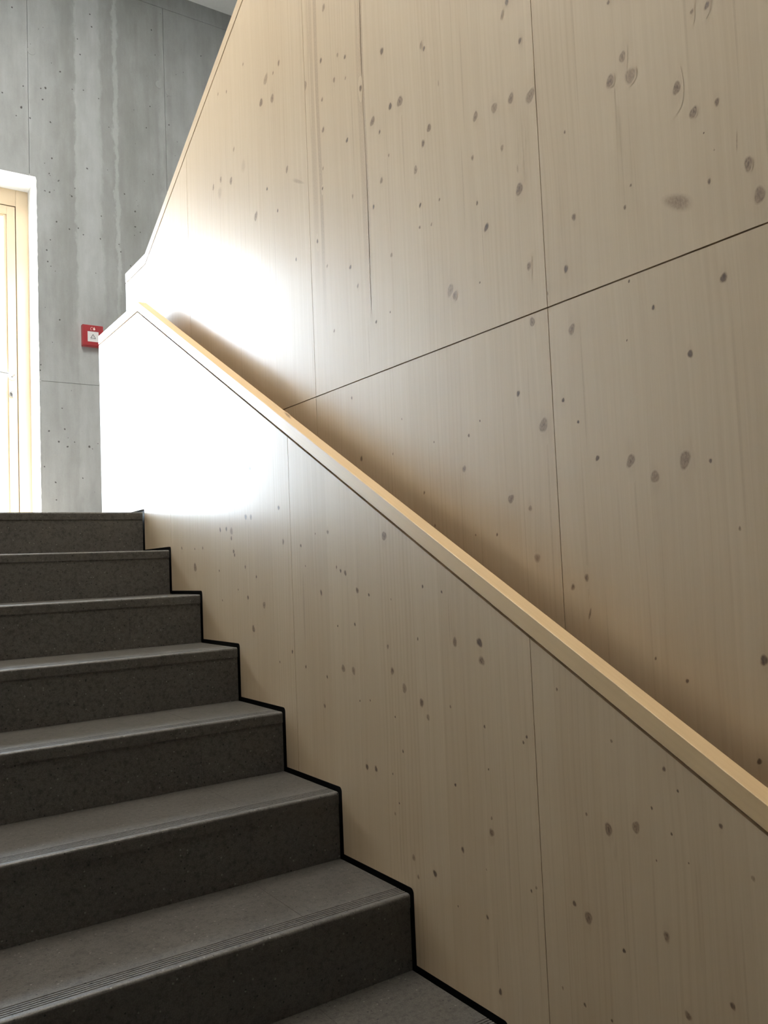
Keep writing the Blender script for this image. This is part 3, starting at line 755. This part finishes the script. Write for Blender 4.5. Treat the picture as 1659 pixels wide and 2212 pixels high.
def backing(par, x0, x1, pts, name, mat):
    bpart(name, prism(bmesh.new(), pts, x0, x1, 0), mat, par)
under = [(EL - 0.003, ZL - 0.2), (YC, ZL - 0.2), (YE + 0.003 + 0.4, ZF), (YE + 0.003, ZF)]
tl = [(YE + 0.003, top_low(YE) - 0.042), (3.474, 1.171 - 0.042), (EL - 0.003, 1.171 - 0.042)]
backing(lower, 0.018, 0.030, under + tl, 'dark_core', M['black'])
tb = [(YE, top_low(YE) - 0.042), (3.474, 1.171 - 0.042), (EL, 1.171 - 0.042)]
backing(lower, 0.030, 0.039, [(EL, ZL - 0.2), (YC, ZL - 0.2), (YE + 0.4, ZF), (YE, ZF)] + tb, 'back_board', M['spruce'])
tu = [(-1.2, top_up(-1.2) - 0.046), (3.654, 1.459 - 0.046), (EU - 0.003, 1.459 - 0.046)]
backing(upper, 0.118, 0.130, [(EU - 0.003, ZF), (-1.597, ZF), (-1.597, top_up(-1.2) - 0.046)] + tu, 'dark_core', M['black'])
tu2 = [(-1.2, top_up(-1.2) - 0.046), (3.654, 1.459 - 0.046), (EU, 1.459 - 0.046)]
backing(upper, 0.130, 0.141, [(EU, ZF), (-1.6, ZF), (-1.6, top_up(-1.2) - 0.046)] + tu2, 'back_board', M['spruce'])

# ------------------------------------------------------------------ fire alarm call point
fa = tag(empty('fire_alarm_call_point'), 'red square fire alarm call point with white break plate on the concrete wall', 'fire alarm')
fa.location = (0.327, YW, 1.475 + ZB)
finv = Matrix.Translation(fa.location).inverted()
def fpart(name, bm, mat, parent=None):
    o = obj(name, bm, mat, parent or fa)
    if not parent: o.matrix_parent_inverse = finv
    return o
FX0, FX1, FZ0, FZ1, FY = 0.262, 0.392, 1.475, 1.612, 5.360
fpart('housing', box(bmesh.new(), FX0, FX1, FY + 0.004, YW, FZ0, FZ1, 0.004), M['red'])
bm = bmesh.new()                 # front frame with the window for the plate
PX0, PX1, PZ0, PZ1 = 0.292, 0.362, 1.503, 1.570
for q in ((FX0 + 0.004, PX0, FZ0 + 0.004, FZ1 - 0.004), (PX1, FX1 - 0.004, FZ0 + 0.004, FZ1 - 0.004),
          (PX0, PX1, FZ0 + 0.004, PZ0), (PX0, PX1, PZ1, FZ1 - 0.004)):
    box(bm, q[0], q[1], FY, FY + 0.005, q[2], q[3])
front = fpart('front_cover', bm, M['red'])
plate = fpart('break_plate', box(bmesh.new(), PX0 + 0.0006, PX1 - 0.0006, FY + 0.0012, FY + 0.006, PZ0 + 0.0006, PZ1 - 0.0006, 0.0008), M['white'])
def flat(polys, y0, y1):
    bm = bmesh.new()
    for p in polys:
        prism(bm, p, y0, y1, 1)
    return bm
cx, cz, t = 0.3265, 1.535, 0.0032     # warning triangle: three bars, flame stroke inside
A, B, D = (cx, cz + 0.016), (cx - 0.0155, cz - 0.0095), (cx + 0.0155, cz - 0.0095)
def bar(p, q, w):
    d = Vector((q[0] - p[0], q[1] - p[1])).normalized()
    n = Vector((-d.y, d.x)) * w / 2
    return [(p[0] + n.x, p[1] + n.y), (p[0] - n.x, p[1] - n.y), (q[0] - n.x, q[1] - n.y), (q[0] + n.x, q[1] + n.y)]
fpart('warning_triangle', flat([bar(A, B, t), bar(B, D, t), bar(D, A, t), bar((cx - 0.002, cz - 0.004), (cx + 0.003, cz + 0.004), 0.002)], FY + 0.0006, FY + 0.0013), M['ink'], plate)
fpart('instruction_line', flat([bar((cx - 0.017, 1.5185), (cx + 0.017, 1.5185), 0.0012)], FY + 0.0008, FY + 0.0013), M['ink'], plate)
hx, hz, w = 0.3195, 1.5785, 0.0018    # burning-house sign: house outline, flame
house = [bar((hx - 0.008, hz), (hx - 0.008, hz + 0.012), w), bar((hx - 0.008, hz + 0.012), (hx, hz + 0.019), w),
         bar((hx, hz + 0.019), (hx + 0.006, hz + 0.015), w), bar((hx - 0.008, hz), (hx - 0.001, hz), w)]
fpart('house_symbol', flat(house, FY - 0.0006, FY + 0.0002), M['paleprint'], front)
fl = [(0.0, 0.0), (0.006, 0.001), (0.0095, 0.006), (0.0085, 0.011), (0.0055, 0.014), (0.004, 0.022), (-0.001, 0.015), (-0.0045, 0.009), (-0.004, 0.003)]
fpart('flame_symbol', flat([[(0.331 + a, 1.578 + b) for a, b in fl]], FY - 0.0006, FY + 0.0002), M['paleprint'], front)
